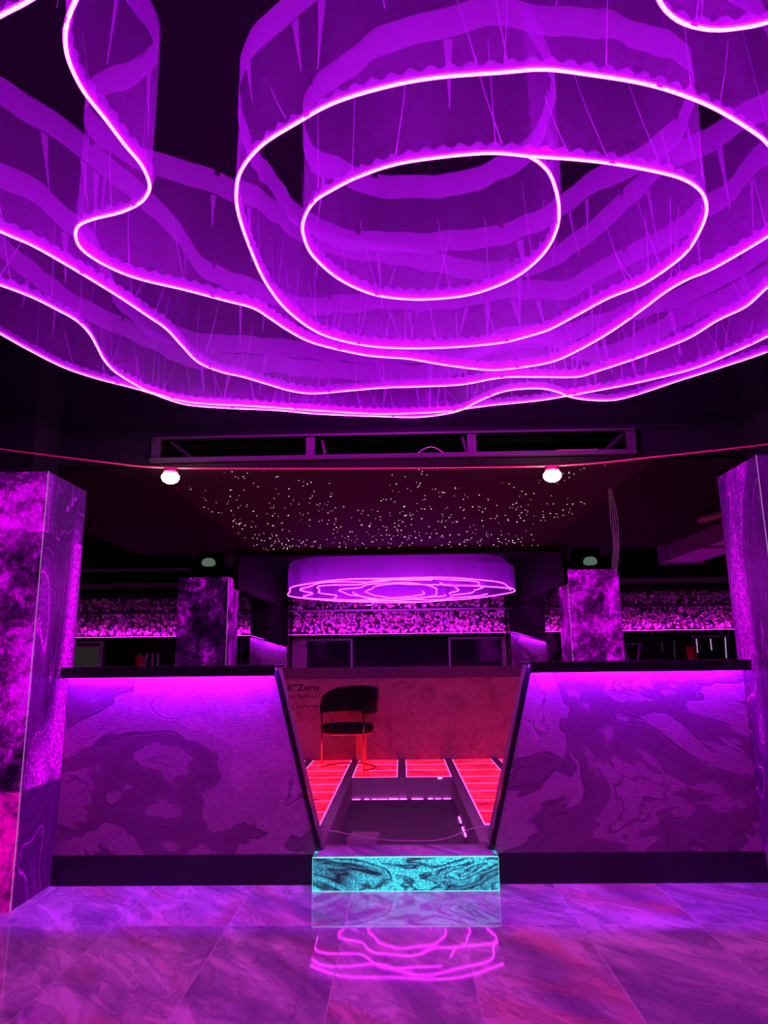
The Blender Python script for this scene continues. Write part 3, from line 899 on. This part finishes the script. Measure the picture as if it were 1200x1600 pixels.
# violet light patches beside the centre bar, built as slanted panels with added LEDs
for sg, xa, xb, za, zb, lb in ((-1, -2.54, -1.92, 1.735, 1.555, 'violet light patch made as a sloping panel left of the mirrored bar'), (1, 1.82, 2.40, 1.735, 1.575, 'violet light patch made as a sloping panel right of the mirrored bar')):
    t = thing('light_patch_panel', lb, 'light patch', ((xa + xb) / 2, 11.9, 0), 'light patch panels beside the mirrored bar')
    MB().prism([(xa, 0), (xb, 0), (xb, zb), (xa, za)], 'y', 11.93, 11.99).build('stone_panel', M['stone'], t)
    MB().prism([(xa, za + .004), (xb, zb + .004), (xb, zb + .02), (xa, za + .02)], 'y', 11.86, 11.99).prism([(xa, za - .018), (xb, zb - .018), (xb, zb + .003), (xa, za + .003)], 'y', 11.86, 11.868).build('cap', M['black_gloss'], t)
    MB().prism([(xa + .01, za - .004), (xb - .01, zb - .004), (xb - .01, zb + .002), (xa + .01, za + .002)], 'y', 11.875, 11.885).build('led_strip', glow('added_patch_led', (.42, .005, 1), 110), t)  # strip added to light the patch panel

# mirrored back bar, centre
t = thing('mirrored_bar_front', 'dark mirrored glass doors under the centre flower band', 'glass doors', (0, 12.3, 0))
for a, b in ((-1.62, -.88), (-.84, .80), (.84, 1.70)):
    MB().box(a, b, 12.33, 12.35, .95, 1.66).build('glass_pane', M['glass_dark'], t)
for x in (-.86, .82):
    MB().box(x - .018, x + .018, 12.29, 12.36, .95, 1.68).build('post', M['frame_purple'], t)
MB().box(-1.62, -.88, 12.30, 12.345, 1.64, 1.68).build('top_rail', M['frame_purple'], t)
MB().box(.84, 1.70, 12.30, 12.345, 1.64, 1.68).build('top_rail', M['frame_purple'], t)
MB().box(-1.89, -1.63, 12.32, 12.40, 0.9, 1.70).build('side_panel', M['stone'], t)
MB().box(1.71, 1.79, 12.32, 12.40, 0.9, 1.70).build('side_panel', M['stone'], t)
MB().box(-1.89, 1.79, 12.3, 12.595, 0, .89).build('base', M['plinth'], t)

# left: grey framed glass door
t = thing('glass_fridge', 'grey framed glass door under the left flower band', 'display case', (-5.45, 12.2, 0))
a, b = -5.98, -5.12
MB().box(a, b, 12.18, 12.595, 0, 1.69).build('body', M['plinth'], t)
MB().box(a + .03, b - .05, 12.165, 12.178, .9, 1.58).build('glass_pane', M['added_pane_glow'], t)
MB().box(b - .05, b, 12.14, 12.178, .9, 1.68).build('frame', M['frame_grey'], t)
MB().box(a, b - .052, 12.14, 12.178, 1.645, 1.68).build('frame', M['frame_grey'], t)
MB().box(a, b - .052, 12.14, 12.178, 1.575, 1.605).build('frame', M['frame_grey'], t)
t = thing('back_bar_cabinet', 'dark glass cabinet between the framed door and the left rear pillar', 'cabinet', (-3.9, 12.3, 0))
for a, b in ((-5.05, -4.32), (-4.28, -3.5), (-3.46, -2.62)):
    MB().box(a, b, 12.30, 12.595, 0, 1.69).build('door', M['glass_dark'], t)
t = thing('back_bar_cabinet', 'dark glass cabinet behind the right counter', 'cabinet', (4.2, 12.3, 0))
for a, b in ((2.45, 3.3), (3.34, 4.2), (4.24, 5.1), (5.14, 5.98)):
    MB().box(a, b, 12.30, 12.595, 0, 1.69).build('door', M['glass_dark'], t)

# service counters that carry the things seen over the bar
for a, b, lb in ((-5.5, -2.7, 'low dark service counter in front of the left rear wall'), (2.7, 5.6, 'low dark service counter in front of the right rear wall')):
    t = thing('service_counter', lb, 'counter', ((a + b) / 2, 11.2, 0))
    MB().box(a, b, 11.0, 11.5, 0, 1.16).build('body', M['plinth'], t)
    MB().box(a - .02, b + .02, 10.97, 11.52, 1.161, 1.19).build('worktop', M['black_gloss'], t)
def cup(px0, px1, pyt, lb, mat, group=None):
    a = at(px0, pyt, Y=11.08); b = at(px1, pyt, Y=11.08)
    r_ = (b.x - a.x) / 2; c = ((a.x + b.x) / 2, 11.08, 1.19)
    h = a.z - 1.19
    t = thing('drinking_cup', lb, 'cup', c)
    MB().lathe([(r_ * .8, 0), (r_ * .86, h * .3), (r_ * .98, h * .93), (r_ * 1.03, h * .93), (r_ * 1.03, h * .97), (r_ * .9, h), (r_ * .85, h * .94)], c, 18).build('body', mat, t, True)
    return t, c, r_, h
t, c, r_, h = cup(212, 223, 1024, 'red cup with a straw behind the left counter', M['red_plastic'])
MB().tube([(c[0], c[1], 1.25), (c[0], c[1], c[2] + h + .05)], .005, 6).build('straw', M['white_cable'], t)
cup(1072, 1088, 1010, 'large red tub behind the right counter', M['red_plastic'])
a = at(225, 1034, Y=11.3); b = at(231, 1021, Y=11.3)
o = MB().prism([(a.x - .02, 1.19), (a.x + .02, 1.19), (a.x + .02, a.z - .01), (b.x + .012, b.z - .02), (b.x + .012, b.z), (b.x - .012, b.z), (a.x - .02, a.z + .01)], 'y', 11.28, 11.31).build('pink_scoop', M['pink_plastic'])
tag(o, 'bent pink plastic scoop beside the red cup', 'scoop')
t = thing('drinks_tube_rack', 'pair of clear pink upright tubes right of the pink scoop', 'rack', (at(242, 1030, Y=11.2).x, 11.2, 1.19))
for px in (238.5, 247):
    p = at(px, 1020, Y=11.2)
    MB().tube([(p.x, 11.2, 1.22), (p.x, 11.2, p.z)], .010, 8).build('tube', M['pink_plastic'], t)
p0, p1 = at(236, 1030, Y=11.2).x, at(250, 1030, Y=11.2).x
MB().box(p0, p1, 11.16, 11.24, 1.19, 1.22).build('base', M['black_gloss'], t)

# chair-like pale frame and reflected light lines made as glowing rods behind the right counter
t = thing('folding_stand', 'dim purple V shaped stand beside the right rear pillar', 'stand', (at(987, 1020, Y=11.3).x, 11.3, 1.19))
for (x0, y0, x1, y1) in ((972, 1008, 985, 1030), (1000, 1008, 996, 1030)):
    a = at(x0, y0, Y=11.3); b = at(x1, y1, Y=11.3); b = Vector((b.x, 11.3, 1.20)); 
    MB().tube([a, b], .02, 6).build('leg', M['frame_purple'], t)
a = at(970, 1007, Y=11.3); b = at(1003, 1007, Y=11.3)
MB().box(a.x, b.x, 11.27, 11.33, a.z - .01, a.z + .015).build('top_bar', M['frame_purple'], t)
t = thing('reflection_rod_rack', 'three upright glowing rods standing in for reflected light lines over the right counter end', 'lamp', (at(1110, 1020, Y=11.25).x, 11.25, 1.19), None)
reflection_rod = glow('reflected_light_rod', (.60, .30, .85), .7)
for px, y0, y1 in ((1088, 998, 1020), (1110, 998, 1016), (1133, 996, 1028)):
    a = at(px, y0, Y=11.25); b = at(px + 2, y1, Y=11.25)
    MB().tube([a, b], .010, 6).build('reflection_rod', reflection_rod, t)
a = at(1082, 996, Y=11.25); b = at(1140, 994, Y=11.25)
MB().box(a.x, b.x, 11.22, 11.28, a.z, a.z + .03).build('top_bar', M['frame_purple'], t)
for x in (a.x, b.x - .02):
    MB().box(x, x + .02, 11.23, 11.27, 1.191, a.z).build('upright', M['plinth'], t)
MB().box(a.x + .03, a.x + .30, 11.2, 11.3, 1.191, 1.26).build('tray', M['frame_purple'], t)

# ------------------------------------------------------------------ ceiling services
t = thing('air_duct', 'square air duct on hangers high at the right', 'duct', (4.5, 9.5, 2.75))
MB().box(4.25, 4.85, 7.2, 11.6, 2.80, 3.10).build('duct', M['duct'], t)
for y in (9.75, 11.45):
    MB().box(4.19, 4.91, y, y + .03, 2.77, 2.797).build('hanger_bar', M['bracket'], t)
    for x in (4.2, 4.9):
        MB().tube([(x, y + .015, 2.78), (x, y + .015, 3.75)], .006, 5).build('hanger_rod', M['bracket'], t)
a = at(1092, 813, Z=2.57); b = at(1128, 803, Z=2.57)
o = MB().tube([a, a * .9 + b * .1, b, b + (b - a) * .4], [.02, .035, .035, .02], 12).box(a.x + .05, a.x + .09, a.y - .02, a.y + .02, 2.59, 2.64).build('ceiling_lamp_tube', plain('dim_pink_diffuser', (.16, .08, .14), .5), smooth=True)
tag(o, 'short pinkish tube lamp under the right soffit', 'lamp')

for px, py, lb in ((326, 878, 'pale green dome lamp above the left rear pillar'), (922, 876, 'pale green dome lamp above the right rear pillar')):
    p = at(px, py, Y=10.02)
    xc = p.x
    t = thing('dome_lamp', lb, 'lamp', p, 'pale green dome lamps')
    MB().lathe([(.005, .055), (.05, .05), (.085, .025), (.098, -.01), (.09, -.045), (.06, -.06), (.01, -.065)], p, 20).build('dome', M['dome'], t, True)
    MB().box(xc - .03, xc + .03, 10.0, 10.28, p.z + .045, p.z + .075).build('bracket', M['soffit'], t)

# loose wires hanging from the soffit down to the right rear pillar
t = thing('wire_bundle', 'thin loose wires hanging from the soffit in front of the right rear pillar', 'wires', (1.6, 5.5, 2.64))
for k in range(4):
    pts = [at(951 + k * 1.5, 768, Y=5.5), at(954 + k * 3.5, 810, Y=5.5), at(959 + k * 2.5, 850 + 5 * k, Y=5.5), at(956 + k * 2, 885 + k * 4, Y=5.5)]
    pts[0].z = 2.645
    MB().tube(catmull(pts, .04), .0016, 4).build('wire', M['white_cable'], t)
